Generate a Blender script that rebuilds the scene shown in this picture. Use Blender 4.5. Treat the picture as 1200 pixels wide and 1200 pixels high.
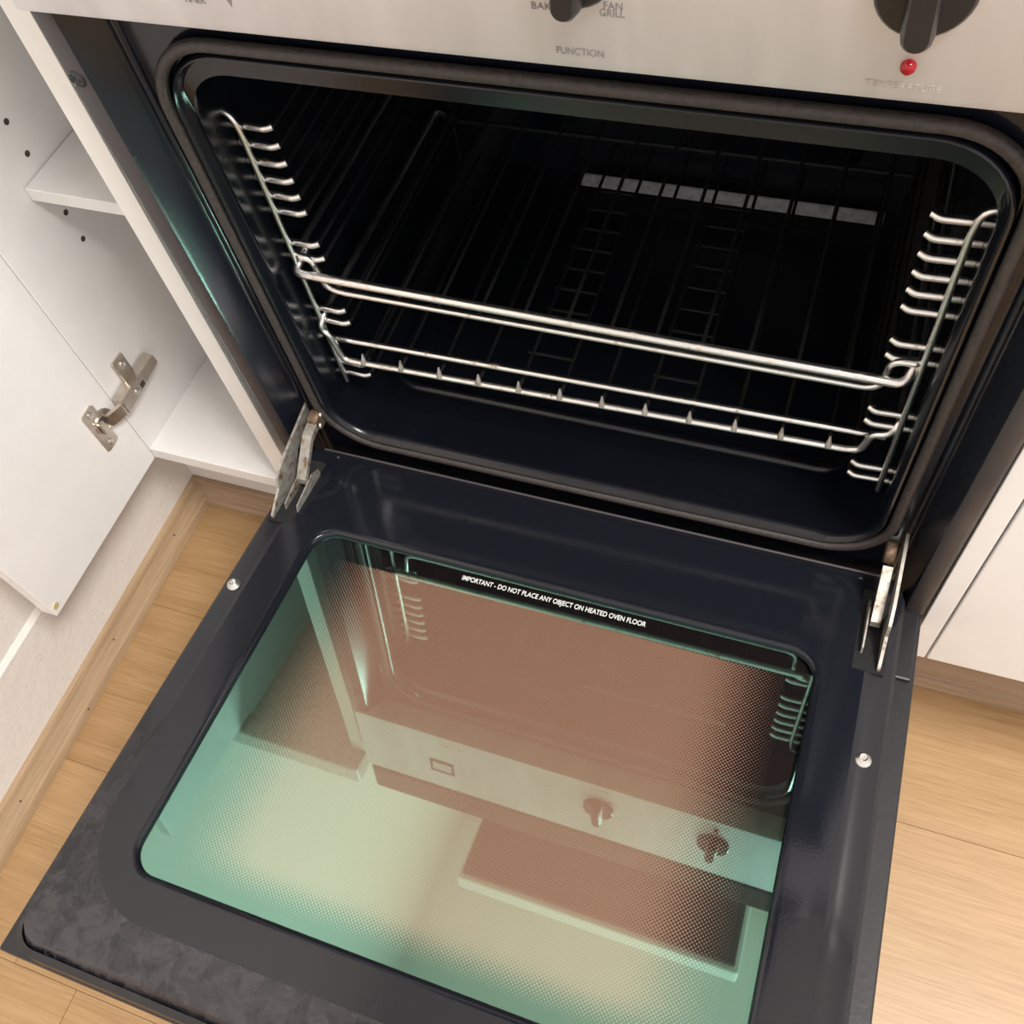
import bpy, bmesh, math, random
from mathutils import Matrix, Vector
random.seed(7)
for o in list(bpy.data.objects): bpy.data.objects.remove(o)
S = bpy.context.scene
COL = S.collection
PI = math.pi
ZF = 0.30                       # height of the oven door hinge line above the floor

# ------------------------------------------------------------------ camera
cam = bpy.data.cameras.new('camera')
cam.sensor_width = 36.0
cam.lens = 1131.07 / 1200 * 36
cam.clip_start = 0.01
co = bpy.data.objects.new('camera', cam)
COL.objects.link(co)
CR = ((0.93874464, 0.32369752, -0.11823037), (0.22042909, -0.82773277, -0.51601306), (-0.2648953, 0.45834308, -0.84838205))
m = Matrix.Identity(4)
for i in range(3):
    m[i][0] = CR[0][i]
    m[i][1] = -CR[1][i]
    m[i][2] = -CR[2][i]
m[0][3], m[1][3], m[2][3] = 0.15285, -0.38540, 0.66094 + ZF
co.matrix_world = m
S.camera = co

# ------------------------------------------------------------------ world, lamps, exposure
wd = bpy.data.worlds.new('room_light')
S.world = wd
wd.use_nodes = True
bg = wd.node_tree.nodes['Background']
bg.inputs[0].default_value = (1.0, 0.975, 0.96, 1)
bg.inputs[1].default_value = 1.0

def area(name, loc, tgt, sx, sy, power, col):
    l = bpy.data.lights.new(name, 'AREA')
    l.shape = 'RECTANGLE'
    l.size, l.size_y = sx, sy
    l.energy = power
    l.color = col
    o = bpy.data.objects.new(name, l)
    COL.objects.link(o)
    o.location = loc
    o.rotation_euler = (Vector(tgt) - Vector(loc)).to_track_quat('-Z', 'Y').to_euler()
    return o
area('ceiling_lamp', (1.0, -0.46, 2.385), (0.9, -0.44, 0.0), 0.80, 0.50, 68, (1.0, 0.965, 0.93))
S.view_settings.view_transform = 'Standard'
S.view_settings.look = 'None'
S.view_settings.gamma = 1
S.view_settings.use_curve_mapping = False
S.view_settings.exposure = 0.2

# ------------------------------------------------------------------ coordinate frames
LEAN = -0.0176
TILT = -0.1105
def Wd(x, y, z): return Vector((x, y, z + ZF))
def L(x, y, z):                 # oven frame: x right, y into the oven, z up, leaning one degree
    return Vector((x, y * math.cos(LEAN) + z * math.sin(LEAN), -y * math.sin(LEAN) + z * math.cos(LEAN) + ZF))
def D(x, d, h):                 # opened door: d away from the hinge line, h above the inner face
    return Vector((x, -d * math.cos(TILT) - h * math.sin(TILT), -d * math.sin(TILT) + h * math.cos(TILT) + ZF))

# ------------------------------------------------------------------ material helpers
MAT = {}
def new_mat(name):
    mt = bpy.data.materials.new(name)
    mt.use_nodes = True
    MAT[name] = mt
    nt = mt.node_tree
    return mt, nt, nt.nodes['Principled BSDF']
def nd(nt, typ, **kw):
    n = nt.nodes.new(typ)
    for k, v in kw.items():
        if k in n.inputs.keys() if isinstance(k, str) else False: n.inputs[k].default_value = v
        else: setattr(n, k, v)
    return n
def ramp(nt, stops):
    r = nt.nodes.new('ShaderNodeValToRGB')
    e = r.color_ramp.elements
    while len(e) < len(stops): e.new(0.5)
    for q, (p, c) in zip(e, stops):
        q.position = p
        q.color = (c[0], c[1], c[2], 1) if isinstance(c, tuple) else (c, c, c, 1)
    return r
def coords(nt, scale=(1, 1, 1)):
    tc = nt.nodes.new('ShaderNodeTexCoord')
    mp = nt.nodes.new('ShaderNodeMapping')
    mp.inputs['Scale'].default_value = scale
    nt.links.new(tc.outputs['Object'], mp.inputs[0])
    return mp
def noise(nt, src, scale, detail=4, rough=0.6):
    n = nt.nodes.new('ShaderNodeTexNoise')
    n.inputs['Scale'].default_value = scale
    n.inputs['Detail'].default_value = detail
    n.inputs['Roughness'].default_value = rough
    nt.links.new(src.outputs[0], n.inputs['Vector'])
    return n
def bump(nt, src, bsdf, strength, dist=0.002):
    b = nt.nodes.new('ShaderNodeBump')
    b.inputs['Strength'].default_value = strength
    b.inputs['Distance'].default_value = dist
    nt.links.new(src, b.inputs['Height'])
    nt.links.new(b.outputs[0], bsdf.inputs['Normal'])
def setp(b, col, rough, metal=0.0, spec=0.5):
    b.inputs['Base Color'].default_value = (*col, 1)
    b.inputs['Roughness'].default_value = rough
    b.inputs['Metallic'].default_value = metal
    b.inputs['Specular IOR Level'].default_value = spec
def mixcol(nt, fac, a, b_):
    mx = nt.nodes.new('ShaderNodeMix')
    mx.data_type = 'RGBA'
    nt.links.new(fac, mx.inputs[0])
    for sock, v in ((mx.inputs[6], a), (mx.inputs[7], b_)):
        if isinstance(v, tuple): sock.default_value = (*v, 1)
        else: nt.links.new(v, sock)
    return mx.outputs[2]

def simple(name, col, rough, metal=0.0, spec=0.5, nscale=60, nstr=0.0, var=0.0):
    mt, nt, b = new_mat(name)
    setp(b, col, rough, metal, spec)
    c = coords(nt)
    n = noise(nt, c, nscale)
    if var:
        r = ramp(nt, [(0.3, tuple(v * (1 - var) for v in col)), (0.7, tuple(min(1, v * (1 + var)) for v in col))])
        nt.links.new(n.outputs['Fac'], r.inputs[0])
        nt.links.new(r.outputs[0], b.inputs['Base Color'])
    if nstr: bump(nt, n.outputs['Fac'], b, nstr)
    return mt

# black navy enamel with faint specks
def enamel(name, col, rough, dust=0.0, specks=True):
    mt, nt, b = new_mat(name)
    setp(b, col, rough)
    c = coords(nt)
    n = noise(nt, c, 420, 2)
    bump(nt, n.outputs['Fac'], b, 0.05, 0.0006)
    n2 = noise(nt, c, 9, 5)
    r2 = ramp(nt, [(0.35, rough * 0.8), (0.75, rough * 1.7)])
    nt.links.new(n2.outputs['Fac'], r2.inputs[0])
    nt.links.new(r2.outputs[0], b.inputs['Roughness'])
    v = nt.nodes.new('ShaderNodeTexVoronoi')
    v.inputs['Scale'].default_value = 130
    nt.links.new(c.outputs[0], v.inputs['Vector'])
    r = ramp(nt, [(0.0, 1.0), (0.045, 0.0)])
    nt.links.new(v.outputs['Distance'], r.inputs[0])
    n3 = noise(nt, c, 14, 3)
    r3 = ramp(nt, [(0.55, 0.0), (0.7, 0.6)])
    nt.links.new(n3.outputs['Fac'], r3.inputs[0])
    mu = nt.nodes.new('ShaderNodeMath'); mu.operation = 'MULTIPLY'
    nt.links.new(r.outputs[0], mu.inputs[0]); nt.links.new(r3.outputs[0], mu.inputs[1])
    o = mixcol(nt, mu.outputs[0], col, (0.35, 0.33, 0.3))
    nt.links.new(o, b.inputs['Base Color'])
    return mt
enamel('enamel', (0.008, 0.0105, 0.017), 0.20)
enamel('worn_glint_enamel', (0.052, 0.047, 0.051), 0.42)  # worn side flanges; also the pale highlight bead on the door
enamel('cavity_enamel', (0.0045, 0.0056, 0.0088), 0.2)
enamel('plate_enamel', (0.006, 0.007, 0.012), 0.12)
enamel('door_enamel', (0.008, 0.0092, 0.0135), 0.10)
# dull smeared band around the door's raised field
mt, nt, b = new_mat('smeared_enamel')
setp(b, (0.012, 0.012, 0.016), 0.16)
c = coords(nt, (1, 1, 1))
n = noise(nt, c, 60, 6, 0.7)
n.inputs['Distortion'].default_value = 0.6
r = ramp(nt, [(0.40, 0.0), (0.60, 1.0)])
nt.links.new(n.outputs['Fac'], r.inputs[0])
sp0 = nt.nodes.new('ShaderNodeSeparateXYZ'); nt.links.new(c.outputs[0], sp0.inputs[0])
mr = nt.nodes.new('ShaderNodeMapRange'); nt.links.new(sp0.outputs[1], mr.inputs[0])
mr.inputs[1].default_value = -0.50; mr.inputs[2].default_value = -0.66; mr.inputs[3].default_value = 0.06; mr.inputs[4].default_value = 1.0
mx0 = nt.nodes.new('ShaderNodeMapRange'); nt.links.new(sp0.outputs[0], mx0.inputs[0])
mx0.inputs[1].default_value = 0.20; mx0.inputs[2].default_value = -0.15; mx0.inputs[3].default_value = 0.15; mx0.inputs[4].default_value = 1.0
mu0 = nt.nodes.new('ShaderNodeMath'); mu0.operation = 'MULTIPLY'
nt.links.new(r.outputs[0], mu0.inputs[0]); nt.links.new(mr.outputs[0], mu0.inputs[1])
mu1 = nt.nodes.new('ShaderNodeMath'); mu1.operation = 'MULTIPLY'
nt.links.new(mu0.outputs[0], mu1.inputs[0]); nt.links.new(mx0.outputs[0], mu1.inputs[1])
nt.links.new(mixcol(nt, mu1.outputs[0], (0.009, 0.010, 0.014), (0.036, 0.034, 0.039)), b.inputs['Base Color'])
mr2 = nt.nodes.new('ShaderNodeMapRange'); nt.links.new(mu1.outputs[0], mr2.inputs[0])
mr2.inputs[3].default_value = 0.12; mr2.inputs[4].default_value = 0.36
nt.links.new(mr2.outputs[0], b.inputs['Roughness'])

simple('gasket', (0.040, 0.032, 0.030), 0.5, nscale=300, nstr=0.3, var=0.3)
simple('black_plastic', (0.012, 0.012, 0.014), 0.42, nscale=200, nstr=0.08, var=0.2)
simple('black_felt', (0.008, 0.008, 0.009), 0.9, nscale=400, nstr=0.9, var=0.5)
simple('knob_plastic', (0.012, 0.0125, 0.014), 0.28, nscale=90, nstr=0.02)
simple('dark_steel', (0.05, 0.05, 0.055), 0.4, 0.7, nscale=80, var=0.3)
simple('strip_steel', (0.55, 0.55, 0.58), 0.5, 0.3, nscale=160, var=0.25)
simple('grey_steel', (0.16, 0.16, 0.175), 0.45, 0.2, nscale=160, var=0.35)  # mid grey, slightly metallic, with mottled tone
simple('dull_black', (0.012, 0.012, 0.013), 0.6, 0.0, 0.2)  # even near-black for the floor ribs and grill element
simple('white_laminate', (0.82, 0.805, 0.79), 0.32, nscale=35, nstr=0.02, var=0.02)
simple('edge_banding', (0.86, 0.84, 0.81), 0.35, nscale=35, var=0.02)
simple('hole_dark', (0.06, 0.045, 0.035), 0.9)
simple('ceiling_paint', (0.85, 0.83, 0.80), 0.8, nscale=90, nstr=0.05)
simple('hob_glass', (0.01, 0.01, 0.011), 0.06)
simple('bench_laminate', (0.62, 0.59, 0.55), 0.35, nscale=140, var=0.15)
simple('hood_filter', (0.06, 0.06, 0.062), 0.45, 0.6, nscale=120, var=0.2)
simple('hood_white', (0.75, 0.73, 0.70), 0.35)
simple('panel_print', (0.20, 0.185, 0.175), 0.6)
simple('faded_print', (0.46, 0.41, 0.36), 0.6, nscale=700, var=0.3)
simple('glass_print', (0.75, 0.75, 0.74), 0.6)
simple('brass', (0.70, 0.60, 0.33), 0.35, 0.3)
mt, nt, b = new_mat('red_lens')
setp(b, (0.30, 0.004, 0.010), 0.12)

# textured plaster wall
mt, nt, b = new_mat('wall_paint')
setp(b, (0.74, 0.69, 0.64), 0.6)
c = coords(nt)
n = noise(nt, c, 70, 5, 0.65)
bump(nt, n.outputs['Fac'], b, 0.35, 0.003)
n2 = noise(nt, c, 260, 2)
r = ramp(nt, [(0.26, (0.55, 0.47, 0.38)), (0.30, (0.745, 0.70, 0.65)), (0.7, (0.77, 0.72, 0.67))])
nt.links.new(n2.outputs['Fac'], r.inputs[0]); nt.links.new(r.outputs[0], b.inputs['Base Color'])

# stained chrome wire
mt, nt, b = new_mat('chrome_wire')
setp(b, (0.7, 0.68, 0.64), 0.24, 1.0)
c = coords(nt)
n = noise(nt, c, 130, 4)
r = ramp(nt, [(0.27, (0.10, 0.055, 0.03)), (0.33, (0.66, 0.60, 0.53)), (0.45, (0.84, 0.83, 0.82))])
nt.links.new(n.outputs['Fac'], r.inputs[0]); nt.links.new(r.outputs[0], b.inputs['Base Color'])
r2 = ramp(nt, [(0.28, 0.6), (0.42, 0.28)])
nt.links.new(n.outputs['Fac'], r2.inputs[0]); nt.links.new(r2.outputs[0], b.inputs['Roughness'])
# near-black wire inside the cavity, its shade put into the colour
simple('shaded_wire', (0.008, 0.0075, 0.0075), 0.55, 0.0, 0.25, nscale=150, var=0.4)
# galvanised hinge steel with rust
mt, nt, b = new_mat('hinge_steel')
setp(b, (0.5, 0.48, 0.44), 0.5, 0.6)
c = coords(nt)
n = noise(nt, c, 170, 4)
r = ramp(nt, [(0.32, (0.15, 0.075, 0.04)), (0.42, (0.30, 0.27, 0.23)), (0.6, (0.40, 0.385, 0.355))])
nt.links.new(n.outputs['Fac'], r.inputs[0]); nt.links.new(r.outputs[0], b.inputs['Base Color'])
simple('rusty_steel', (0.16, 0.105, 0.07), 0.55, 0.5, nscale=300, var=0.6)
simple('nickel', (0.62, 0.56, 0.49), 0.3, 0.95, nscale=120, var=0.15)
simple('bright_screw', (0.7, 0.68, 0.64), 0.25, 0.9, nscale=90, var=0.2)

# brushed stainless control panel
mt, nt, b = new_mat('stainless')
setp(b, (0.74, 0.72, 0.71), 0.45, 0.7)
c = coords(nt, (3, 60, 900))
n = noise(nt, c, 1.0, 3)
bump(nt, n.outputs['Fac'], b, 0.03, 0.0005)
c2 = coords(nt, (26, 1, 5))
n2 = noise(nt, c2, 1.0, 3)
r = ramp(nt, [(0.35, (0.575, 0.555, 0.57)), (0.65, (0.68, 0.665, 0.685))])
nt.links.new(n2.outputs['Fac'], r.inputs[0]); nt.links.new(r.outputs[0], b.inputs['Base Color'])

# oak, grain along x (or y for the side skirting)
def oak(name, base, dark, light, axis='x', rough=0.38, per_object=True, k=1.0):
    mt, nt, b = new_mat(name)
    setp(b, base, rough)
    s1 = (3.5, 55, 55) if axis == 'x' else (55, 3.5, 55)
    s2 = (16, 420, 420) if axis == 'x' else (420, 16, 420)
    s3 = (0.8, 5, 5) if axis == 'x' else (5, 0.8, 5)
    tc = nt.nodes.new('ShaderNodeTexCoord')
    oi = nt.nodes.new('ShaderNodeObjectInfo')
    off = nt.nodes.new('ShaderNodeVectorMath'); off.operation = 'ADD'
    cmb = nt.nodes.new('ShaderNodeCombineXYZ')
    mm = nt.nodes.new('ShaderNodeMath'); mm.operation = 'MULTIPLY'; mm.inputs[1].default_value = 37.0
    nt.links.new(oi.outputs['Random'], mm.inputs[0])
    nt.links.new(mm.outputs[0], cmb.inputs[0]); nt.links.new(mm.outputs[0], cmb.inputs[1])
    nt.links.new(tc.outputs['Object'], off.inputs[0]); nt.links.new(cmb.outputs[0], off.inputs[1])
    outs = []
    for s, d, dist in ((s1, 5, 1.2), (s2, 3, 0.3), (s3, 2, 0.4)):
        mp = nt.nodes.new('ShaderNodeMapping'); mp.inputs['Scale'].default_value = s
        nt.links.new(off.outputs[0], mp.inputs[0])
        n = noise(nt, mp, 1.0, d); n.inputs['Distortion'].default_value = dist
        outs.append(n.outputs['Fac'])
    r = ramp(nt, [(0.33, dark), (0.5, base), (0.68, light)])
    a1 = nt.nodes.new('ShaderNodeMath'); a1.operation = 'MULTIPLY_ADD'; a1.inputs[1].default_value = 0.45
    nt.links.new(outs[1], a1.inputs[0])
    a2 = nt.nodes.new('ShaderNodeMath'); a2.operation = 'MULTIPLY_ADD'; a2.inputs[1].default_value = 0.35
    a3 = nt.nodes.new('ShaderNodeMath'); a3.operation = 'MULTIPLY'; a3.inputs[1].default_value = 0.20
    nt.links.new(outs[2], a3.inputs[0]); nt.links.new(outs[0], a2.inputs[0])
    nt.links.new(a3.outputs[0], a2.inputs[2]); nt.links.new(a2.outputs[0], a1.inputs[2])
    nt.links.new(a1.outputs[0], r.inputs[0])
    nt.links.new(r.outputs[0], b.inputs['Base Color'])
    # a few small dark specks
    vo = nt.nodes.new('ShaderNodeTexVoronoi'); vo.inputs['Scale'].default_value = 17.0
    nt.links.new(off.outputs[0], vo.inputs['Vector'])
    rs = ramp(nt, [(0.020, 1.0), (0.032, 0.0)])
    nt.links.new(vo.outputs['Distance'], rs.inputs[0])
    nt.links.new(mixcol(nt, rs.outputs[0], r.outputs[0], (0.09, 0.045, 0.02)), b.inputs['Base Color'])
    bump(nt, outs[1], b, 0.08, 0.001)
oak('oak_floor', (0.375, 0.230, 0.105), (0.285, 0.160, 0.066), (0.45, 0.292, 0.150))
oak('oak_trim_x', (0.37, 0.255, 0.17), (0.285, 0.18, 0.105), (0.46, 0.34, 0.24), 'x')
oak('oak_trim_y', (0.40, 0.275, 0.165), (0.31, 0.20, 0.11), (0.49, 0.36, 0.23), 'y')
simple('joint_dark', (0.09, 0.05, 0.025), 0.8)

# green, half mirrored door glass (adds a tinted mirror to a warm transmission)
mt, nt, b = new_mat('mirror_glass')
nt.nodes.remove(b)
out = nt.nodes['Material Output']
tr = nt.nodes.new('ShaderNodeBsdfTransparent'); tr.inputs[0].default_value = (0.78, 0.66, 0.64, 1)
gl = nt.nodes.new('ShaderNodeBsdfGlossy'); gl.inputs[0].default_value = (0.155, 0.325, 0.268, 1); gl.inputs['Roughness'].default_value = 0.02
ad = nt.nodes.new('ShaderNodeAddShader')
nt.links.new(tr.outputs[0], ad.inputs[0]); nt.links.new(gl.outputs[0], ad.inputs[1]); nt.links.new(ad.outputs[0], out.inputs[0])

# printed dot screen on the second pane
mt, nt, b = new_mat('dot_screen')
setp(b, (0.02, 0.02, 0.02), 0.5, 0, 0.2)
tc = nt.nodes.new('ShaderNodeTexCoord')
sp = nt.nodes.new('ShaderNodeSeparateXYZ')
nt.links.new(tc.outputs['Object'], sp.inputs[0])
def M(op, a, bv=None, cv=None, clamp=False):
    n = nt.nodes.new('ShaderNodeMath'); n.operation = op; n.use_clamp = clamp
    for i, v in enumerate((a, bv, cv)):
        if v is None: continue
        if isinstance(v, (int, float)): n.inputs[i].default_value = v
        else: nt.links.new(v, n.inputs[i])
    return n.outputs[0]
PITCH = 0.0027
xs, ys = sp.outputs[0], sp.outputs[1]           # object frame: y runs from the hinge (0) to -0.44
u = M('DIVIDE', M('ADD', xs, ys), PITCH * 1.0)
v = M('DIVIDE', M('SUBTRACT', xs, ys), PITCH * 1.0)
fu = M('SUBTRACT', M('FRACT', M('ADD', u, 1000.0)), 0.5)
fv = M('SUBTRACT', M('FRACT', M('ADD', v, 1000.0)), 0.5)
dist = M('SQRT', M('ADD', M('MULTIPLY', fu, fu), M('MULTIPLY', fv, fv)))
def edge(val, lo, hi):
    n = nt.nodes.new('ShaderNodeMapRange'); n.interpolation_type = 'SMOOTHSTEP'
    nt.links.new(val, n.inputs[0])
    n.inputs[1].default_value = lo; n.inputs[2].default_value = hi
    n.inputs[3].default_value = 0; n.inputs[4].default_value = 1
    return n.outputs[0]
dn = M('MULTIPLY', ys, -1.0)
ex = M('MULTIPLY', edge(xs, -0.182, -0.105), edge(M('MULTIPLY', xs, -1.0), -0.187, -0.105))
ed = M('MULTIPLY', edge(dn, 0.1065, 0.1085), edge(M('MULTIPLY', dn, -1.0), -0.3665, -0.335))
size = M('MULTIPLY', M('POWER', M('MULTIPLY', ex, ed), 0.5), 0.60)
dot = M('MULTIPLY', M('LESS_THAN', dist, size), M('GREATER_THAN', M('MULTIPLY', ex, ed), 0.02))
o = mixcol(nt, dot, (0.006, 0.007, 0.008), (0.265, 0.208, 0.152))
nt.links.new(o, b.inputs['Base Color'])

# ------------------------------------------------------------------ mesh helpers
class MB:
    def __init__(s): s.v = []; s.f = []
    def add(s, vs, fs):
        k = len(s.v); s.v += [Vector(q) for q in vs]; s.f += [[i + k for i in f] for f in fs]
        return s
    def box(s, x0, x1, y0, y1, z0, z1, T=Wd, bev=0.0, seg=2):
        bm = bmesh.new()
        bmesh.ops.create_cube(bm, size=1)
        for q in bm.verts:
            q.co = Vector(((x0 + x1) / 2 + q.co.x * (x1 - x0), (y0 + y1) / 2 + q.co.y * (y1 - y0), (z0 + z1) / 2 + q.co.z * (z1 - z0)))
        if bev: bmesh.ops.bevel(bm, geom=bm.edges[:], offset=bev, segments=seg, affect='EDGES', profile=0.5)
        bm.verts.index_update()
        s.add([T(*q.co) for q in bm.verts], [[w.index for w in f.verts] for f in bm.faces])
        bm.free()
        return s
    def loft(s, loops, closed=True, cap0=False, cap1=False):
        n = len(loops[0]); k = len(s.v)
        for l in loops: s.v += [Vector(q) for q in l]
        for a in range(len(loops) - 1):
            for i in range(n if closed else n - 1):
                j = (i + 1) % n
                s.f.append([k + a * n + i, k + a * n + j, k + (a + 1) * n + j, k + (a + 1) * n + i])
        if cap0: s.f.append([k + i for i in range(n)][::-1])
        if cap1: s.f.append([k + (len(loops) - 1) * n + i for i in range(n)])
        return s
    def tube(s, pts, r, n=8, closed=False, caps=True):
        pts = [Vector(q) for q in pts]; N = len(pts); loops = []
        prev = None
        for i in range(N):
            if closed: t = (pts[(i + 1) % N] - pts[i - 1])
            else: t = pts[min(i + 1, N - 1)] - pts[max(i - 1, 0)]
            t.normalize()
            if prev is None:
                a = Vector((0, 0, 1)) if abs(t.z) < 0.9 else Vector((1, 0, 0))
                u = t.cross(a).normalized()
            else: u = (prev - t * prev.dot(t)).normalized()
            prev = u; w = t.cross(u)
            rr = r[i] if isinstance(r, (list, tuple)) else r
            loops.append([pts[i] + (u * math.cos(2 * PI * k / n) + w * math.sin(2 * PI * k / n)) * rr for k in range(n)])
        if closed: loops.append(loops[0])
        s.loft(loops, True, caps and not closed, caps and not closed)
        return s
    def disc(s, c, ax, r, h, n=20, T=None, bev=0.0):      # short turned cylinder from c along ax
        c = Vector(c); ax = Vector(ax).normalized()
        if bev: prof = [(r, 0), (r, h - bev), (r - bev * 0.3, h - bev * 0.3), (r - bev, h)]
        else: prof = [(r, 0), (r, h)]
        return s.turn(c, ax, prof, n)
    def turn(s, c, ax, prof, n=20):
        c = Vector(c); ax = Vector(ax).normalized()
        a = Vector((0, 0, 1)) if abs(ax.z) < 0.9 else Vector((1, 0, 0))
        u = ax.cross(a).normalized(); w = ax.cross(u)
        s.loft([[c + ax * h + (u * math.cos(2 * PI * k / n) + w * math.sin(2 * PI * k / n)) * rr for k in range(n)] for rr, h in prof], True, True, True)
        return s
    def prism(s, pts, ext, bev=0):                       # pts: 3D polygon, ext: vector
        pts = [Vector(q) for q in pts]; ext = Vector(ext)
        s.loft([pts, [q + ext for q in pts]], True, True, True)
        return s
    def build(s, name, mat, parent=None, smooth=None):
        org = parent['_o'] if parent is not None and '_o' in parent.keys() else (0, 0, 0)
        org = Vector(org)
        me = bpy.data.meshes.new(name)
        me.from_pydata([tuple(q - org) for q in s.v], [], s.f)
        me.validate()
        bm = bmesh.new(); bm.from_mesh(me)
        bmesh.ops.recalc_face_normals(bm, faces=bm.faces)
        bm.to_mesh(me); bm.free()
        me.materials.append(MAT[mat])
        if smooth:
            for p in me.polygons: p.use_smooth = True
            if hasattr(me, 'set_sharp_from_angle'): me.set_sharp_from_angle(angle=math.radians(smooth))
        o = bpy.data.objects.new(name, me)
        COL.objects.link(o)
        if parent is not None:
            o.parent = parent
            o['_o'] = tuple(org)
        return o

def thing(name, loc, label, cat, group=None):
    o = bpy.data.objects.new(name, None)
    o.empty_display_size = 0.05
    COL.objects.link(o)
    o.location = loc
    o['_o'] = tuple(loc)
    o['label'] = label; o['category'] = cat
    if group: o['group'] = group
    return o
def struct(o):
    o['kind'] = 'structure'
    return o

def rr(hx, a0, a1, r, n=8, r1=None, cx=0.0):
    """rounded rectangle in (x, a); r at the a0 side, r1 at the a1 side"""
    r1 = r if r1 is None else r1
    out = []
    for sx, sa, q0, rad in ((1, 0, -90, r), (1, 1, 0, r1), (-1, 1, 90, r1), (-1, 0, 180, r)):
        x = cx + sx * (hx - rad); a = (a1 - rad) if sa else (a0 + rad)
        for i in range(n + 1):
            t = math.radians(q0 + 90 * i / n)
            out.append((x + rad * math.cos(t), a + rad * math.sin(t)))
    return out
def fillet(pts, r, n=5):
    """round the inner corners of a polyline"""
    pts = [Vector(p) for p in pts]; out = [pts[0]]
    for i in range(1, len(pts) - 1):
        a, b_, c_ = pts[i - 1], pts[i], pts[i + 1]
        d1 = (a - b_); d2 = (c_ - b_)
        k = min(r, d1.length * 0.49, d2.length * 0.49)
        p = b_ + d1.normalized() * k; q = b_ + d2.normalized() * k
        for j in range(n + 1):
            t = j / n
            out.append(p * (1 - t) ** 2 + b_ * 2 * t * (1 - t) + q * t * t)
    out.append(pts[-1])
    return out
def text(body, size, M4, mat, parent, name='lettering', width=None, extrude=0.00006, bold=0.0):
    cu = bpy.data.curves.new(name, 'FONT')
    cu.body = body; cu.size = size; cu.extrude = extrude; cu.offset = bold
    tmp = bpy.data.objects.new('tmp', cu); COL.objects.link(tmp)
    bpy.context.view_layer.update()
    dg = bpy.context.evaluated_depsgraph_get()
    me = bpy.data.meshes.new_from_object(tmp.evaluated_get(dg))
    bpy.data.objects.remove(tmp)
    xsv = [q.co.x for q in me.vertices]
    k = 1.0
    if width: k = width / (max(xsv) - min(xsv))
    x0 = min(xsv)
    org = Vector(parent['_o'])
    for q in me.vertices:
        w = M4((q.co.x - x0) * k, q.co.y, q.co.z)
        q.co = w - org
    me.name = name
    me.materials.clear(); me.materials.append(MAT[mat])
    o = bpy.data.objects.new(name, me); COL.objects.link(o)
    o.parent = parent; o['_o'] = tuple(org)
    return o

# ================================================================== ROOM
WALLX = -0.533
fl = MB().box(-0.60, 1.9, -2.6, 0.62, -0.33, -0.3125).build('floor', 'joint_dark'); struct(fl); fl['_o'] = (0, 0, 0)
plank_len = 1.25
yk = -0.0935 + 0.1905 * 3
offs = [0.30, -0.15, 0.62, 0.05, 0.80, -0.377 + 1.25, 0.45, 0.15, 0.7, -0.05, 0.5, 0.25, 0.9, 0.35, 0.6, 0.1]
i = 0
while yk > -2.6:
    x = offs[i % len(offs)] - 2 * plank_len
    while x < 1.9:
        xa, xb = max(x, -0.60), min(x + plank_len, 1.9)
        if xb - xa > 0.03:
            MB().box(xa + 0.0003, xb - 0.0003, yk - 0.1905 + 0.00015, yk - 0.00015, -0.3125, -0.3, bev=0.00025, seg=1).build('plank', 'oak_floor', fl)
        x += plank_len
    yk -= 0.1905; i += 1

# left wall: the lower half stands a little proud with a bevelled shoulder
prof = [(-0.70, -0.33), (WALLX, -0.33), (WALLX, -0.1665), (WALLX - 0.0035, -0.1620), (WALLX - 0.005, -0.1618), (WALLX - 0.005, 2.1), (-0.70, 2.1)]
struct(MB().loft([[Wd(x, yy, z) for x, z in prof] for yy in (-2.6, 0.62)], True, True, True).build('wall_left', 'wall_paint'))
struct(MB().box(-0.70, 1.9, 0.60, 0.70, -0.33, 2.1).build('wall_back', 'wall_paint'))
struct(MB().box(-0.70, 1.9, -2.6, 0.70, 2.1, 2.16).build('ceiling', 'ceiling_paint'))

# skirting: small stepped moulding, profile (out from wall, height)
SK = [(0, 0), (0.0185, 0), (0.0185, 0.010), (0.0170, 0.0125), (0.0150, 0.0130), (0.0135, 0.016), (0.0085, 0.024), (0.0070, 0.0275), (0.0070, 0.030), (0.0050, 0.033), (0, 0.034)]
KY = 0.0655                     # face of the kickboards
bl = MB().loft([[Wd(WALLX + a, yy if yy < 0 else KY - a, -0.3 + h) for a, h in SK] for yy in (-2.6, 1)], True, True, True)
bl = struct(bl.build('baseboard_left', 'oak_trim_y', smooth=35)); bl['_o'] = (0, 0, 0)
for y in (-0.012, -0.152, -0.34):
    MB().turn(Wd(WALLX + 0.0105, y, -0.2795), (0.83, 0, 0.55), [(0.0010, 0), (0.0010, 0.0012), (0.0004, 0.0013)], 10).build('nail_head', 'joint_dark', bl)
b2 = MB().loft([[Wd(WALLX + a, KY - a, -0.3 + h) for a, h in SK], [Wd(-0.285, KY - a, -0.3 + h) for a, h in SK]], True, True, True)
struct(b2.build('baseboard_back', 'oak_trim_x', smooth=35))
b3 = MB().loft([[Wd(0.283, KY - a * 1.05, -0.3 + h * 1.45) for a, h in SK], [Wd(1.9, KY - a * 1.05, -0.3 + h * 1.45) for a, h in SK]], True, True, True)
struct(b3.build('baseboard_right', 'oak_trim_x', smooth=35))

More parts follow.
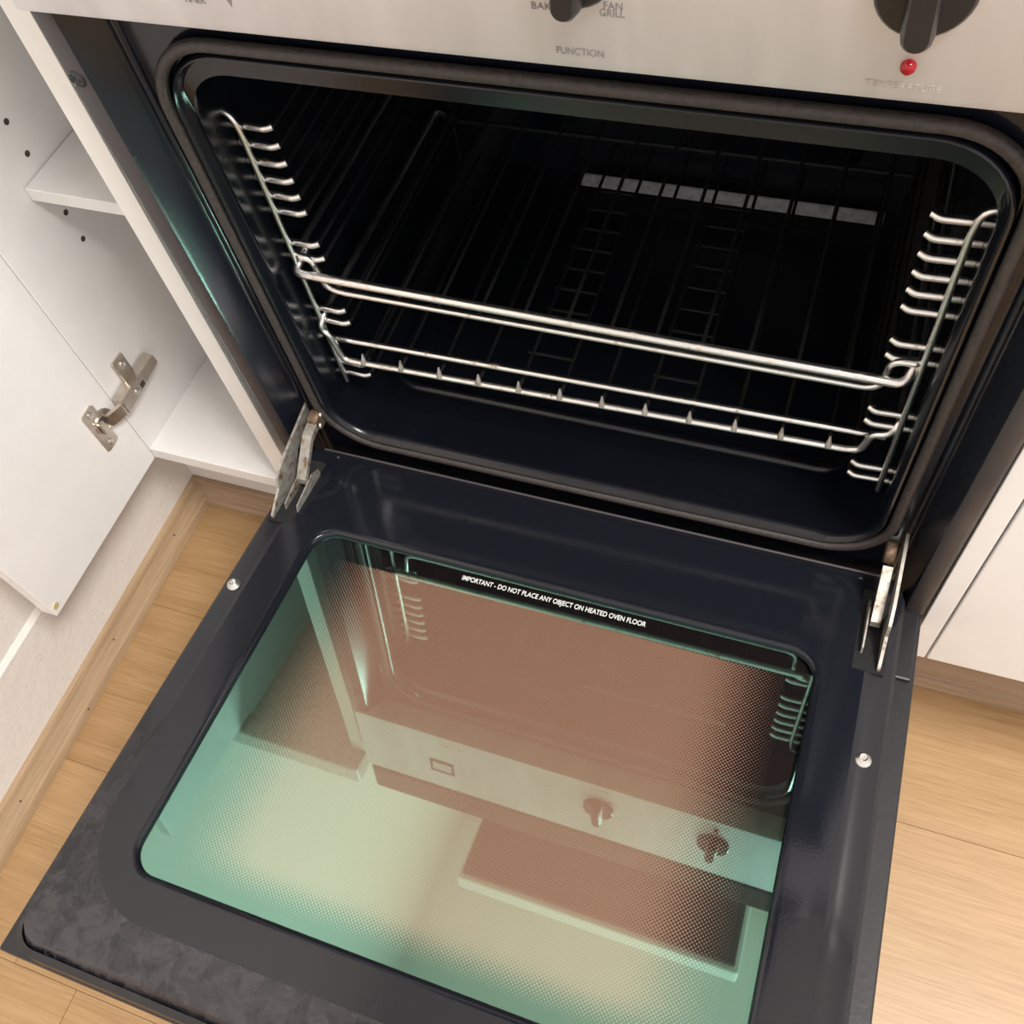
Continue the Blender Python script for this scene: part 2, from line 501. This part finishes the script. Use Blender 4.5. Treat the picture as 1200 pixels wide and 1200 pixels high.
# ================================================================== LEFT CABINET (open)
CL0, CL1 = -0.4870, -0.4700     # left side panel
CR0, CR1 = -0.3160, -0.2968     # right side panel
CB, CT = -0.1135, 0.565
cab = thing('base_cabinet', (-0.39, 0.28, 0.0), 'narrow white base cabinet with its door swung open against the wall', 'cabinet')
MB().box(CL0, CL1, 0.0, 0.56, CB, CT, bev=0.0006, seg=1).build('side_panel', 'white_laminate', cab)
MB().box(CR0, CR1, 0.001, 0.56, CB, CT, bev=0.0006, seg=1).build('side_panel', 'white_laminate', cab)
MB().box(CR0, CR1, -0.0005, 0.0009, CB, CT, bev=0.0003, seg=1).build('edge_strip', 'edge_banding', cab)
MB().box(CL1, CR0, 0.0, 0.56, CB, CB + 0.016, bev=0.0006, seg=1).build('bottom_panel', 'white_laminate', cab)
MB().box(CL1, CR0, 0.545, 0.56, CB + 0.016, CT).build('back_panel', 'white_laminate', cab)
MB().box(CL1 + 0.001, CR0, 0.052, 0.53, 0.178, 0.190, bev=0.0006, seg=1).build('shelf', 'white_laminate', cab)
MB().box(-0.533, -0.2968, KY, KY + 0.016, -0.3, CB).build('kickboard', 'white_laminate', cab)
for z in (0.2355, 0.2062, 0.1467, 0.1175):
    MB().disc(Wd(CL1 - 0.004, 0.0737, z), (1, 0, 0), 0.0026, 0.0044, 12).build('shelf_pin_hole', 'hole_dark', cab)
MB().disc(Wd(CL1 - 0.002, 0.0737, 0.1765), (1, 0, 0), 0.0028, 0.010, 10, bev=0.001).build('shelf_pin', 'nickel', cab)
dr = MB().box(-0.4878, -0.4705, -0.1878, -0.0005, CB, CT - 0.005, bev=0.0008, seg=2).build('door', 'white_laminate', cab)
MB().disc(Wd(-0.4708, -0.1815, -0.1030), (1, 0, 0), 0.0036, 0.0014, 14, bev=0.0004).build('bumper', 'brass', dr)
# concealed hinge
HX = -0.4705
hg = MB()
plate = [(-0.0385, 0.0005), (-0.0360, 0.0030), (-0.0235, 0.0035), (-0.0205, 0.0010), (-0.0205, -0.0085)]
for k in range(9):
    t = math.radians(75 - 150 * k / 8)
    plate.append((-0.0235 + 0.0150 * math.cos(t), -0.0235 + 0.0150 * math.sin(t)))
plate += [(-0.0205, -0.0385), (-0.0200, -0.0485), (-0.0225, -0.0510), (-0.0355, -0.0510), (-0.0385, -0.0485)]
hg.prism([Wd(HX, y, z) for y, z in plate], (0.0016, 0, 0))
hinge = hg.build('hinge', 'nickel', cab, smooth=30)
cupm = MB().turn(Wd(HX + 0.0016, -0.0235, -0.0235), (1, 0, 0), [(0.0105, 0), (0.0105, 0.0012), (0.0088, 0.0012), (0.0086, 0.0002)], 20)
cupm.build('cup', 'nickel', hinge, smooth=35)
MB().box(HX + 0.0012, HX + 0.0024, -0.0245, -0.0165, -0.0245, -0.0150).build('cup_opening', 'hole_dark', hinge)
MB().box(HX + 0.001, HX + 0.006, -0.031, -0.024, -0.031, -0.016, bev=0.001).build('cup_spring', 'nickel', hinge)
for z in (-0.0035, -0.0445):
    MB().turn(Wd(HX + 0.0016, -0.0295, z), (1, 0, 0), [(0.0032, 0), (0.0030, 0.0010), (0.0012, 0.0012), (0.0010, 0.0005)], 14).build('screw', 'bright_screw', hinge, smooth=40)
# bent link and the arm on the cabinet side
lk = MB().loft([[Wd(HX + a, y, z) for a, z in ((o_, -0.0305), (o_ + 0.0045, -0.0305), (o_ + 0.0045, -0.0165), (o_, -0.0165))] for y, o_ in ((-0.0195, 0.0022), (-0.012, 0.0060), (-0.004, 0.0085), (0.004, 0.0090))], True, True, True)
lk.build('link', 'nickel', hinge)
arm = MB().loft([[Wd(-0.470 + a, y, z) for a, z in ((0.002, -0.0335 + s), (0.0125, -0.0325 + s), (0.0140, -0.0300 + s), (0.0140, -0.0170), (0.0125, -0.0145), (0.002, -0.0135))] for y, s in ((-0.0015, 0.0), (0.003, 0), (0.054, 0.0055), (0.0575, 0.0060))], True, True, True)
arm.build('arm', 'nickel', hinge)
MB().box(-0.4563, -0.4557, 0.0255, 0.0315, -0.0265, -0.0205).build('arm_slot', 'hole_dark', hinge)
MB().turn(Wd(-0.4560, 0.0190, -0.0235), (1, 0, 0), [(0.0036, 0), (0.0034, 0.0012), (0.0012, 0.0014), (0.001, 0.0006)], 14).build('screw', 'bright_screw', hinge, smooth=40)
MB().box(-0.470, -0.4655, 0.0195, 0.0365, -0.030, 0.0110, bev=0.0018).build('mounting_plate', 'nickel', hinge)
MB().turn(Wd(-0.4655, 0.0295, 0.0020), (1, 0, 0), [(0.0042, 0), (0.0040, 0.0014), (0.0014, 0.0016), (0.001, 0.0006)], 14).build('screw', 'bright_screw', hinge, smooth=40)

# ================================================================== RIGHT CABINET (closed)
cr = thing('base_cabinet', (0.55, 0.28, 0.0), 'white base cabinet with closed flat door beside the oven', 'cabinet')
MB().box(0.2697, 0.2846, -0.018, 0.05, -0.100, 0.565, bev=0.0005, seg=1).build('filler_strip', 'white_laminate', cr)
MB().box(0.2800, 0.92, 0.0505, 0.56, -0.100, 0.565, bev=0.0005, seg=1).build('body', 'white_laminate', cr)
MB().box(0.2865, 0.6980, -0.018, 0.0, -0.100, 0.560, bev=0.0008, seg=2).build('door', 'white_laminate', cr)
MB().box(0.7010, 0.92, -0.018, 0.0, -0.100, 0.560, bev=0.0008, seg=2).build('door', 'white_laminate', cr)
MB().box(0.2900, 0.92, 0.0, 0.0505, -0.098, 0.565).build('carcass_front', 'white_laminate', cr)
MB().box(0.2830, 0.92, KY, KY + 0.016, -0.3, -0.100).build('kickboard', 'white_laminate', cr)
for x0, x1, lab in ((-0.543, -0.2955, 'short speckled benchtop over the open cabinet'), (0.2775, 1.0, 'speckled benchtop over the closed cabinet')):
    bt = MB().box(x0, x1, -0.03, 0.60, 0.565, 0.60, bev=0.003).build('benchtop', 'bench_laminate')
    bt['label'] = lab; bt['category'] = 'benchtop'

# ================================================================== STOVE
st = thing('stove', (0.0, 0.26, 0.0), 'freestanding electric stove, black enamel oven with its door folded down', 'stove')
# body shell behind the front frame
bd = MB()
bd.box(-0.268, -0.262, 0.02, 0.55, -0.27, 0.545, L)
bd.box(0.262, 0.268, 0.02, 0.55, -0.27, 0.545, L)
bd.box(-0.262, 0.262, 0.54, 0.55, -0.27, 0.545, L)
bd.build('body', 'hood_white', st)
MB().box(-0.262, 0.262, 0.03, 0.038, -0.27, -0.055, L, bev=0.002).build('lower_panel', 'enamel', st)
for x in (-0.24, 0.24):
    for y in (0.07, 0.50):
        MB().turn(Wd(x, y, -0.3), (0, 0, 1), [(0.018, 0), (0.018, 0.006), (0.010, 0.010), (0.010, 0.035)], 16).build('foot', 'black_plastic', st, smooth=35)
# side flanges: proud strip, bevel and channel (extruded profile)
FT, FB = 0.412, -0.032
for s in (-1, 1):
    pf = [(0.268, 0.022), (0.2684, -0.014), (0.2672, -0.0188), (0.2640, -0.0205), (0.2560, -0.0205), (0.2535, -0.0192), (0.2535, 0.022)]
    pc = [(0.2536, 0.022), (0.2536, -0.0191), (0.2520, -0.0175), (0.2450, 0.0010), (0.2425, 0.0040), (0.2415, 0.0040), (0.2405, 0.0015), (0.2385, 0.0008), (0.2368, 0.0015), (0.2358, 0.0040), (0.2340, 0.0040), (0.2340, 0.022)]
    for nm, pr, mt_ in (('side_flange', pf, 'worn_glint_enamel'), ('side_channel', pc, 'enamel')):
        MB().loft([[L(s * x, y + (0.004 if z == FB else 0), z) for x, y in pr] for z in (FB, FB + 0.004, FT)], True, True, True).build(nm, mt_, st, smooth=50)
    if s < 0: MB().turn(L(-0.2597, -0.0203, 0.3655), (0, -1, 0), [(0.0050, 0), (0.0050, 0.0008), (0.0040, 0.0013), (0.0036, 0.0006), (0.0022, 0.0006), (0.0018, 0.0012), (0.0008, 0.0002)], 18).build('flange_screw', 'dark_steel', st, smooth=40)
# front plate around the opening
hole = rr(0.2215, 0.0165, 0.3755, 0.043, 8, 0.040)
outer = rr(0.2345, -0.075, 0.412, 0.001, 8)
fp = MB().loft([[L(x, 0.0042, z) for x, z in outer], [L(x, 0.0042, z) for x, z in hole]])
fp.build('front_plate', 'plate_enamel', st)
# rope gasket ring
gk = MB()
GN = 8
cl = rr(0.2264, 0.0116, 0.3804, 0.048, 10, 0.045)
gk.tube([L(x, -0.0008, z) for x, z in cl], 0.0038, 10, closed=True)
gk.build('door_gasket', 'gasket', st, smooth=60)
# cavity liner: rolled lip, throat and box
cv = MB()
defs = [(0.2215, 0.0165, 0.3758, 0.044, 0.0042), (0.2212, 0.0168, 0.3755, 0.0435, 0.0000), (0.2202, 0.0178, 0.3748, 0.0425, -0.0025), (0.2186, 0.0194, 0.3740, 0.041, -0.0030), (0.2170, 0.0210, 0.3732, 0.040, -0.0012),
        (0.2160, 0.0220, 0.3720, 0.039, 0.0030), (0.2152, 0.0224, 0.3590, 0.035, 0.0045), (0.2152, 0.0220, 0.3585, 0.035, 0.0070), (0.2165, 0.0185, 0.3610, 0.034, 0.0160), (0.2180, 0.0165, 0.3650, 0.03, 0.045), (0.2180, 0.0165, 0.3650, 0.03, 0.345)]
cv.loft([[L(x, y, z) for x, z in rr(hx, z0, z1, r_, 10)] for hx, z0, z1, r_, y in defs], True, False, True)
cv.build('oven_cavity', 'cavity_enamel', st, smooth=50)
# raised bead of the floor pan
bead = [L(x, 0.0, 0) for x, a in []]
fpn = MB()
cl = [(x, a) for x, a in rr(0.196, 0.062, 0.32, 0.028, 8)]
cl = cl[-9:] + cl[:9]
fpn.tube([L(-0.196, 0.20, 0.0145)] + [L(x, a, 0.0155) for x, a in cl] + [L(0.196, 0.20, 0.0145)], 0.0046, 10)
fpn.build('floor_bead', 'cavity_enamel', st, smooth=60)
for x in (-0.066, 0.045):
    for k in range(9):
        MB().box(x - 0.021, x + 0.021, 0.118 + k * 0.0255, 0.1215 + k * 0.0255, 0.0160, 0.0182, L, bev=0.0008, seg=1).build('floor_rib', 'dull_black', st)
# back of the cavity: fan cover, and an added strip imitating a lit band
fc = MB().loft([[L(x, 0.3445, z) for x, z in rr(0.15, 0.06, 0.32, 0.02, 6)], [L(x, 0.334, z) for x, z in rr(0.14, 0.07, 0.31, 0.02, 6)]], True, False, True)
fcv = fc.build('fan_cover', 'cavity_enamel', st, smooth=40)
for k in range(12):
    z = 0.11 + k * 0.014
    MB().box(-0.055, 0.055, 0.3325, 0.3342, z, z + 0.004, L).build('fan_slot', 'hole_dark', fcv)
MB().prism([L(-0.098, 0.318, 0.026), L(0.178, 0.318, 0.026), L(0.178, 0.323, 0.0350), L(-0.098, 0.323, 0.0350)], (0, 0.001, 0.001)).build('rear_lit_band', 'grey_steel', st)  # tilted plate added to stand in for light at the rear
# roof grill element and the front edge of its tray
gp = []
for k in range(7):
    x = -0.15 + k * 0.05
    ya, yb = (0.07, 0.31) if k % 2 == 0 else (0.31, 0.07)
    gp += [L(x, ya, 0.330), L(x, yb, 0.330)]
MB().tube(fillet(gp, 0.02), 0.0035, 8).build('grill_element', 'dull_black', st, smooth=60)
for k in range(7):
    x = -0.012 + k * 0.0226
    MB().box(x, x + 0.0205, 0.0435, 0.0465, 0.3275, 0.3288, L).build('grill_tray_edge', 'grey_steel', st)

# side wire ladders
RUNG = (0.302, 0.2885, 0.275, 0.2615, 0.248, 0.2345, 0.206, 0.1925, 0.139, 0.1255, 0.0755, 0.062)
for s in (-1, 1):
    lad = MB()
    pts = [L(s * 0.2185, 0.030, 0.3250), L(s * 0.2185, 0.0285, 0.3135), L(s * 0.2110, 0.0280, 0.3135), L(s * 0.2100, 0.0280, 0.304), L(s * 0.2110, 0.0285, 0.0535)]
    pts = [L(s * 0.2300, 0.030, 0.3145), L(s * 0.2120, 0.0280, 0.3140), L(s * 0.2095, 0.0280, 0.300), L(s * 0.2120, 0.0290, 0.0535)]
    lad.tube(fillet(pts, 0.010), 0.0021, 10)
    lo_ = lad.build('side_rack', 'chrome_wire', st, smooth=60)
    MB().tube([L(s * 0.2110, 0.30, 0.32), L(s * 0.2110, 0.30, 0.05)], 0.0021, 8).build('rear_upright', 'shaded_wire', lo_, smooth=60)
    for z in RUNG:
        stub = 0.217 if z != 0.302 else 0.2175
        p = [L(s * stub, 0.0325, z), L(s * 0.1935, 0.0315, z), L(s * 0.1895, 0.0338, z + 0.0006)]
        MB().tube(fillet(p, 0.004), 0.0024, 8).build('rung', 'chrome_wire', lo_, smooth=60)
        MB().tube([L(s * 0.1900, 0.0345, z), L(s * 0.1905, 0.305, z)], 0.0016, 6).build('slide_wire', 'shaded_wire', lo_, smooth=60)

# ------------------------------------------------------------------ control panel
PY, PZ, PT = -0.024, 0.4060, 0.532
cp = MB()
prf = [(0.02, PZ), (PY + 0.003, PZ), (PY + 0.0006, PZ + 0.0006), (PY, PZ + 0.003), (PY, PT - 0.010), (PY + 0.002, PT - 0.004), (PY + 0.008, PT), (0.03, PT)]
cp.loft([[L(x, y, z) for y, z in prf] for x in (-0.2685, 0.2685)], True, True, True)
panel = cp.build('control_panel', 'stainless', st, smooth=30)
def PM(x0, z0):
    return lambda a, b_, c_: L(x0 + a, PY - 0.0002 - c_, z0 + b_)
text('FUNCTION', 0.0046, PM(0.0197, 0.4130), 'panel_print', panel, width=0.0207)
text('TEMPERATURE', 0.0040, PM(0.1453, 0.4122), 'faded_print', panel, width=0.0283)
text('BAKE', 0.0044, PM(0.0106, 0.4320), 'panel_print', panel, width=0.0108)
text('FAN', 0.0044, PM(0.0412, 0.4346), 'panel_print', panel, width=0.0078)
text('GRILL', 0.0044, PM(0.0394, 0.4315), 'panel_print', panel, width=0.0104)
text('TIMER', 0.0044, PM(-0.1625, 0.4203), 'panel_print', panel, width=0.0122)
MB().prism([L(-0.1382, PY - 0.0002, 0.4235), L(-0.1354, PY - 0.0002, 0.4235), L(-0.1368, PY - 0.0002, 0.4198)], (0, 0.0004, 0)).build('timer_mark', 'panel_print', panel)
# clock window
tw = MB()
for a in ((-0.178, -0.148, 0.462, 0.4645), (-0.178, -0.148, 0.4835, 0.486), (-0.178, -0.1755, 0.4645, 0.4835), (-0.1505, -0.148, 0.4645, 0.4835)):
    tw.box(a[0], a[1], PY - 0.0015, PY + 0.001, a[2], a[3], L)
tw.build('timer_frame', 'knob_plastic', panel)
MB().box(-0.1755, -0.1505, PY - 0.0006, PY + 0.001, 0.4645, 0.4835, L).build('timer_window', 'strip_steel', panel)
def knob(x, z, ang):
    kb = MB().turn(L(x, PY, z), L(0, -1, 0) - L(0, 0, 0), [(0.0180, 0), (0.0178, 0.0035), (0.0165, 0.0050)], 32).build('knob', 'knob_plastic', st, smooth=40)
    ca, sa = math.cos(ang), math.sin(ang)
    def K(u_, y, w_): return L(x + u_ * ca - w_ * sa, y, z + u_ * sa + w_ * ca)
    g = MB(); loops = []
    for y, hw, hl in ((PY - 0.003, 0.0064, 0.0186), (PY - 0.008, 0.0062, 0.0188), (PY - 0.013, 0.0056, 0.0176), (PY - 0.0158, 0.0042, 0.0156)):
        lp = []
        for q in range(9):
            t = PI * q / 8
            lp.append(K(hw * math.cos(t), y, (hl - hw) + hw * math.sin(t)))
        for q in range(9):
            t = PI + PI * q / 8
            lp.append(K(hw * math.cos(t), y, -(hl - hw) + hw * math.sin(t)))
        loops.append(lp)
    g.loft(loops, True, True, True)
    g.build('grip', 'knob_plastic', kb, smooth=40)
    return kb
knob(0.1595, 0.4536, math.radians(2))
knob(0.0300, 0.4536, math.radians(-6))
MB().turn(L(0.1597, PY, 0.4220), L(0, -1, 0) - L(0, 0, 0), [(0.0030, 0), (0.0029, 0.0014), (0.0021, 0.0027), (0.0009, 0.0031)], 18).build('indicator_light', 'red_lens', st, smooth=60)
# cooktop
ck = MB().box(-0.2685, 0.2685, -0.022, 0.55, 0.532, 0.585, L, bev=0.004).build('cooktop', 'hob_glass', st)
for x, y, r_ in ((-0.14, 0.13, 0.072), (0.14, 0.13, 0.09), (-0.14, 0.38, 0.09), (0.14, 0.38, 0.072)):
    MB().turn(L(x, y, 0.585), (0, 0, 1), [(r_, 0), (r_, 0.006), (r_ - 0.006, 0.010), (r_ - 0.02, 0.010)], 32).build('hotplate', 'dark_steel', ck, smooth=40)

# ------------------------------------------------------------------ opened door
def ring(lp, h): return [D(x, d, h) for x, d in lp]
W0 = (0.1990, 0.0882, 0.3732)
win = rr(W0[0], W0[1], W0[2], 0.020, 10)
field = rr(0.2290, 0.018, 0.4010, 0.020, 10, 0.062)
dm = MB().loft([ring(rr(0.1968, 0.0904, 0.3710, 0.0185, 10), -0.0055), ring(rr(0.1972, 0.0900, 0.3714, 0.0187, 10), -0.0030), ring(rr(0.1982, 0.0890, 0.3724, 0.0195, 10), -0.0006), ring(win, 0.0),
                ring(rr(0.2030, 0.0842, 0.3772, 0.024, 10), 0.0002), ring(field, 0.0)])
door = dm.build('door', 'door_enamel', st, smooth=40)
MB().loft([ring(field, 0.0), ring(rr(0.2345, 0.0135, 0.4085, 0.020, 10, 0.045), -0.0016), ring(rr(0.2455, 0.0098, 0.4250, 0.014, 10, 0.022), -0.0020), ring(rr(0.2475, 0.0085, 0.4300, 0.014, 10, 0.020), -0.0030),
           ring(rr(0.2480, 0.0080, 0.4350, 0.014, 10, 0.018), -0.0130), ring(rr(0.2480, 0.0080, 0.4358, 0.014, 10, 0.018), -0.0310)]).build('door_rim', 'smeared_enamel', door, smooth=35)
sk = MB().box(-0.267, 0.267, 0.0005, 0.4405, -0.047, -0.031, D, bev=0.0014)
sk.build('outer_skin', 'black_plastic', door)
MB().loft([ring(rr(0.2520, 0.006, 0.4395, 0.018, 8), -0.0312), ring(rr(0.2512, 0.0065, 0.4388, 0.018, 8), -0.0120), ring(rr(0.2478, 0.0082, 0.4345, 0.017, 8), -0.0095)], True).build('trim_seal', 'black_plastic', door, smooth=40)
for s in (-1, 1):
    MB().box(s * 0.2575 - 0.0070, s * 0.2575 + 0.0070, 0.014, 0.075, -0.0312, -0.0275, D, bev=0.0015).build('end_seal', 'black_plastic', door)
# glazing: object frame of the panes is the door plane, so the dot print follows the glass
def pane(name, mat, h0, h1, hx, d0, d1):
    me = bpy.data.meshes.new(name)
    bm = bmesh.new(); bmesh.ops.create_cube(bm, size=1)
    for q in bm.verts: q.co = Vector((q.co.x * 2 * hx, -(d0 + d1) / 2 + q.co.y * (d1 - d0), (h0 + h1) / 2 + q.co.z * (h1 - h0)))
    bm.to_mesh(me); bm.free(); me.materials.append(MAT[mat])
    o = bpy.data.objects.new(name, me); COL.objects.link(o); o.parent = door
    o.location = D(0, 0, 0) - Vector(st['_o']); o.rotation_euler = (TILT, 0, 0)
    o['_o'] = st['_o']
    return o
gp_ = MB().loft([ring(rr(0.1978, 0.0894, 0.3720, 0.019, 10), -0.0042), ring(rr(0.2060, 0.0800, 0.3800, 0.02, 10), -0.0042)])
gl_ = MB()
gl_.v = [D(x, d, -0.0042) for x, d in rr(0.2050, 0.0810, 0.3790, 0.02, 10)]
gl_.f = [list(range(len(gl_.v)))]
glass = gl_.build('glass_pane', 'mirror_glass', door)
glass['label'] = 'half mirrored green tinted glass'
dp = pane('dot_screen_pane', 'dot_screen', -0.0115, -0.0085, 0.206, 0.080, 0.380)
dp['label'] = 'copper coloured dot screen print behind the glass'
MB().box(-0.215, 0.215, 0.072, 0.388, -0.0300, -0.0120, D).build('glass_carrier', 'black_plastic', door)
def TM(a, b_, c_): return D(-0.0694 + a, 0.1000 - b_, -0.0040 + c_)
text('IMPORTANT - DO NOT PLACE ANY OBJECT ON HEATED OVEN FLOOR', 0.0060, TM, 'glass_print', door, width=0.1452, bold=0.00004)
# screws
for x in (-0.2398, 0.2368):
    MB().turn(D(x, 0.1570, -0.0022), D(0, 0, 1) - D(0, 0, 0), [(0.0056, 0), (0.0052, 0.0014), (0.0040, 0.0020), (0.0036, 0.0034), (0.0026, 0.0042), (0.0016, 0.0040), (0.0012, 0.0026)], 20).build('door_screw', 'bright_screw', door, smooth=50)
MB().turn(D(-0.2180, 0.4315, -0.0105), (D(0, 0.85, 0.5) - D(0, 0, 0)), [(0.0046, 0), (0.0044, 0.0022), (0.0034, 0.0024), (0.0028, 0.0012)], 18).build('front_screw', 'black_felt', door, smooth=50)
for x in (-0.2165, 0.2165):
    MB().turn(D(x, 0.0155, -0.0008), D(0, 0, 1) - D(0, 0, 0), [(0.0022, 0), (0.0018, 0.0010), (0.0008, 0.0015)], 14).build('locating_pip', 'enamel', door, smooth=60)
MB().tube([D(-0.232, 0.0100, -0.0012), D(0.232, 0.0100, -0.0012)], 0.0011, 8).build('edge_highlight_bead', 'worn_glint_enamel', door, smooth=60)  # paler bead added to draw the highlight along the hinge edge
# hinges: cranked plate, link box, knuckle
HP = [(-0.020, 0.0475), (0.0005, 0.0495), (0.0330, 0.0400), (0.0570, 0.0330), (0.0690, 0.0255), (0.0716, 0.0163), (0.0905, 0.0030), (0.0905, -0.006), (0.0700, -0.0060), (0.0500, 0.0040), (0.0342, 0.0230), (0.0232, 0.0265), (0.0, 0.0370), (-0.020, 0.0370)]
for s in (-1, 1):
    hx = s * 0.2400 if s < 0 else 0.2376
    MB().box(min(hx + 0.0045 * s, hx - s * 0.0175), max(hx + 0.0045 * s, hx - s * 0.0175), 0.0250, 0.0925, -0.0025, 0.0004, D, bev=0.0003, seg=1).build('hinge_slot', 'black_felt', door)
    hp = MB().prism([D(hx - 0.0011, d, h) for d, h in HP], (0.0022, 0, 0)).build('hinge', 'hinge_steel', door)
    inn = 0.0120 if s < 0 else -0.0078
    hw_ = 0.0044 if s < 0 else 0.0034
    a0, a1 = sorted((hx + inn - hw_, hx + inn + hw_))
    bx = MB().loft([[D(x, d, h) for x, h in ((a0, hh - 0.006), (a1, hh - 0.006), (a1, hh), (a0, hh))] for d, hh in (((0.0180, 0.0430), (0.0300, 0.0395), (0.0560, 0.0130)) if s < 0 else ((0.0250, 0.0330), (0.0320, 0.0300), (0.0600, 0.0130)))], True, True, True)
    bx.build('hinge_link', 'hinge_steel', door)
    kn = MB().turn(D(a0, 0.0120, 0.0400 if s < 0 else 0.032), (1, 0, 0), [(0.0080, 0), (0.0085, hw_ * 0.4), (0.0085, hw_ * 1.6), (0.0075, hw_ * 2)], 18)
    kn.build('hinge_knuckle', 'rusty_steel', door, smooth=45)
    for d, h in (((0.0105, 0.0450), (0.0150, 0.0370)) if s < 0 else ()):
        MB().turn(D(a1 - 0.0005 if s < 0 else a0 + 0.0005, d, h), (-s, 0, 0), [(0.0026, 0), (0.0022, 0.0014), (0.001, 0.0020)], 12).build('hinge_rivet', 'bright_screw', door, smooth=50)
    for e in ((-0.0055, 0.0055) if s < 0 else (-0.0050,)):
        MB().prism([D(hx + inn + e - 0.0006, d, h) for d, h in ((0.0380, -0.002), (0.0380, 0.0070), (0.0480, 0.0120), (0.0780, 0.0060), (0.0800, -0.002))], (0.0012, 0, 0)).build('hinge_bracket', 'hinge_steel', door)

# ================================================================== RACKS
r1 = thing('oven_rack', L(0, 0.17, 0.165), 'upper wire oven rack with a thick chrome front rail doubled by a thinner one', 'rack', 'oven racks')
MB().tube(fillet([L(-0.2080, 0.040, 0.1915), L(-0.2110, 0.0225, 0.1850), L(0.2040, 0.0225, 0.1812), L(0.2075, 0.034, 0.1910)], 0.007), 0.0032, 10).build('front_rail', 'chrome_wire', r1, smooth=60)
pts = [L(-0.2100, 0.300, 0.196), L(-0.2100, 0.034, 0.196), L(-0.2080, 0.0285, 0.1960), L(-0.1985, 0.0300, 0.1935), L(-0.1955, 0.0310, 0.1655), L(-0.1850, 0.0310, 0.1625), L(0.1840, 0.0310, 0.1620), L(0.1915, 0.0310, 0.1660), L(0.1935, 0.0290, 0.1930), L(0.2080, 0.0285, 0.1945), L(0.2095, 0.034, 0.1945), L(0.2095, 0.300, 0.196)]
MB().tube(fillet(pts, 0.007), 0.0024, 10).build('frame_wire', 'chrome_wire', r1, smooth=60)
MB().tube([L(-0.2095, 0.300, 0.196), L(0.2095, 0.300, 0.196)], 0.0024, 8).build('rear_rail', 'shaded_wire', r1, smooth=60)
for k in range(12):
    x = -0.171 + k * 0.0311
    MB().tube([L(x, 0.0325, 0.1630), L(x, 0.26, 0.1640), L(x, 0.30, 0.1935)], 0.0014, 6).build('wire', 'shaded_wire', r1, smooth=60)
r2 = thing('oven_rack', L(0, 0.17, 0.09), 'lower wire oven rack with wire tips rising along its dropped front rail', 'rack', 'oven racks')
pts = [L(-0.2095, 0.300, 0.0985), L(-0.2095, 0.27, 0.130), L(-0.2095, 0.034, 0.1320), L(-0.2110, 0.0260, 0.1270), L(-0.2110, 0.0255, 0.1205), L(-0.2065, 0.0250, 0.1170), L(-0.2025, 0.0250, 0.0890), L(-0.1930, 0.0252, 0.0875), L(0.1830, 0.0315, 0.0912), L(0.1920, 0.0315, 0.0940), L(0.1965, 0.0305, 0.1155), L(0.2060, 0.0300, 0.1180), L(0.2105, 0.0320, 0.1290), L(0.2100, 0.27, 0.130), L(0.2100, 0.300, 0.0985)]
MB().tube(fillet(pts, 0.007), 0.0026, 10).build('frame_wire', 'chrome_wire', r2, smooth=60)
MB().tube([L(-0.2140, 0.0345, 0.1010), L(0.2060, 0.0400, 0.1020)], 0.0024, 10).build('cross_rail', 'chrome_wire', r2, smooth=60)
MB().tube([L(-0.2095, 0.300, 0.0985), L(0.2095, 0.300, 0.0985)], 0.0024, 8).build('rear_rail', 'shaded_wire', r2, smooth=60)
for k in range(12):
    x = -0.1842 + k * 0.0323
    t = k / 11
    yb, zb = 0.0255 + 0.006 * t, 0.0885 + 0.0032 * t
    MB().tube([L(x, yb + 0.0024, zb + 0.0022), L(x, 0.30, 0.0965)], 0.0014, 6).build('wire', 'shaded_wire', r2, smooth=60)
    MB().tube([L(x, yb - 0.0012, zb + 0.0005), L(x, yb - 0.0008, zb + 0.0030), L(x, yb + 0.0002, zb + 0.0060), L(x, yb + 0.0010, zb + 0.0092)], [0.0026, 0.0022, 0.0014, 0.0007], 8).build('wire_tip', 'hinge_steel', r2, smooth=60)

# ================================================================== RANGE HOOD (mirrored in the door glass)
hd = thing('range_hood', (-0.005, 0.33, 1.20 + ZF), 'white range hood with dark filter hung above the stove', 'range hood')
MB().box(-0.275, 0.255, 0.115, 0.60, 1.215, 1.262, bev=0.004).build('housing', 'hood_white', hd)
MB().box(-0.265, 0.245, 0.125, 0.59, 1.200, 1.2155).build('filter', 'hood_filter', hd)

for o in bpy.data.objects:
    if '_o' in o.keys(): del o['_o']
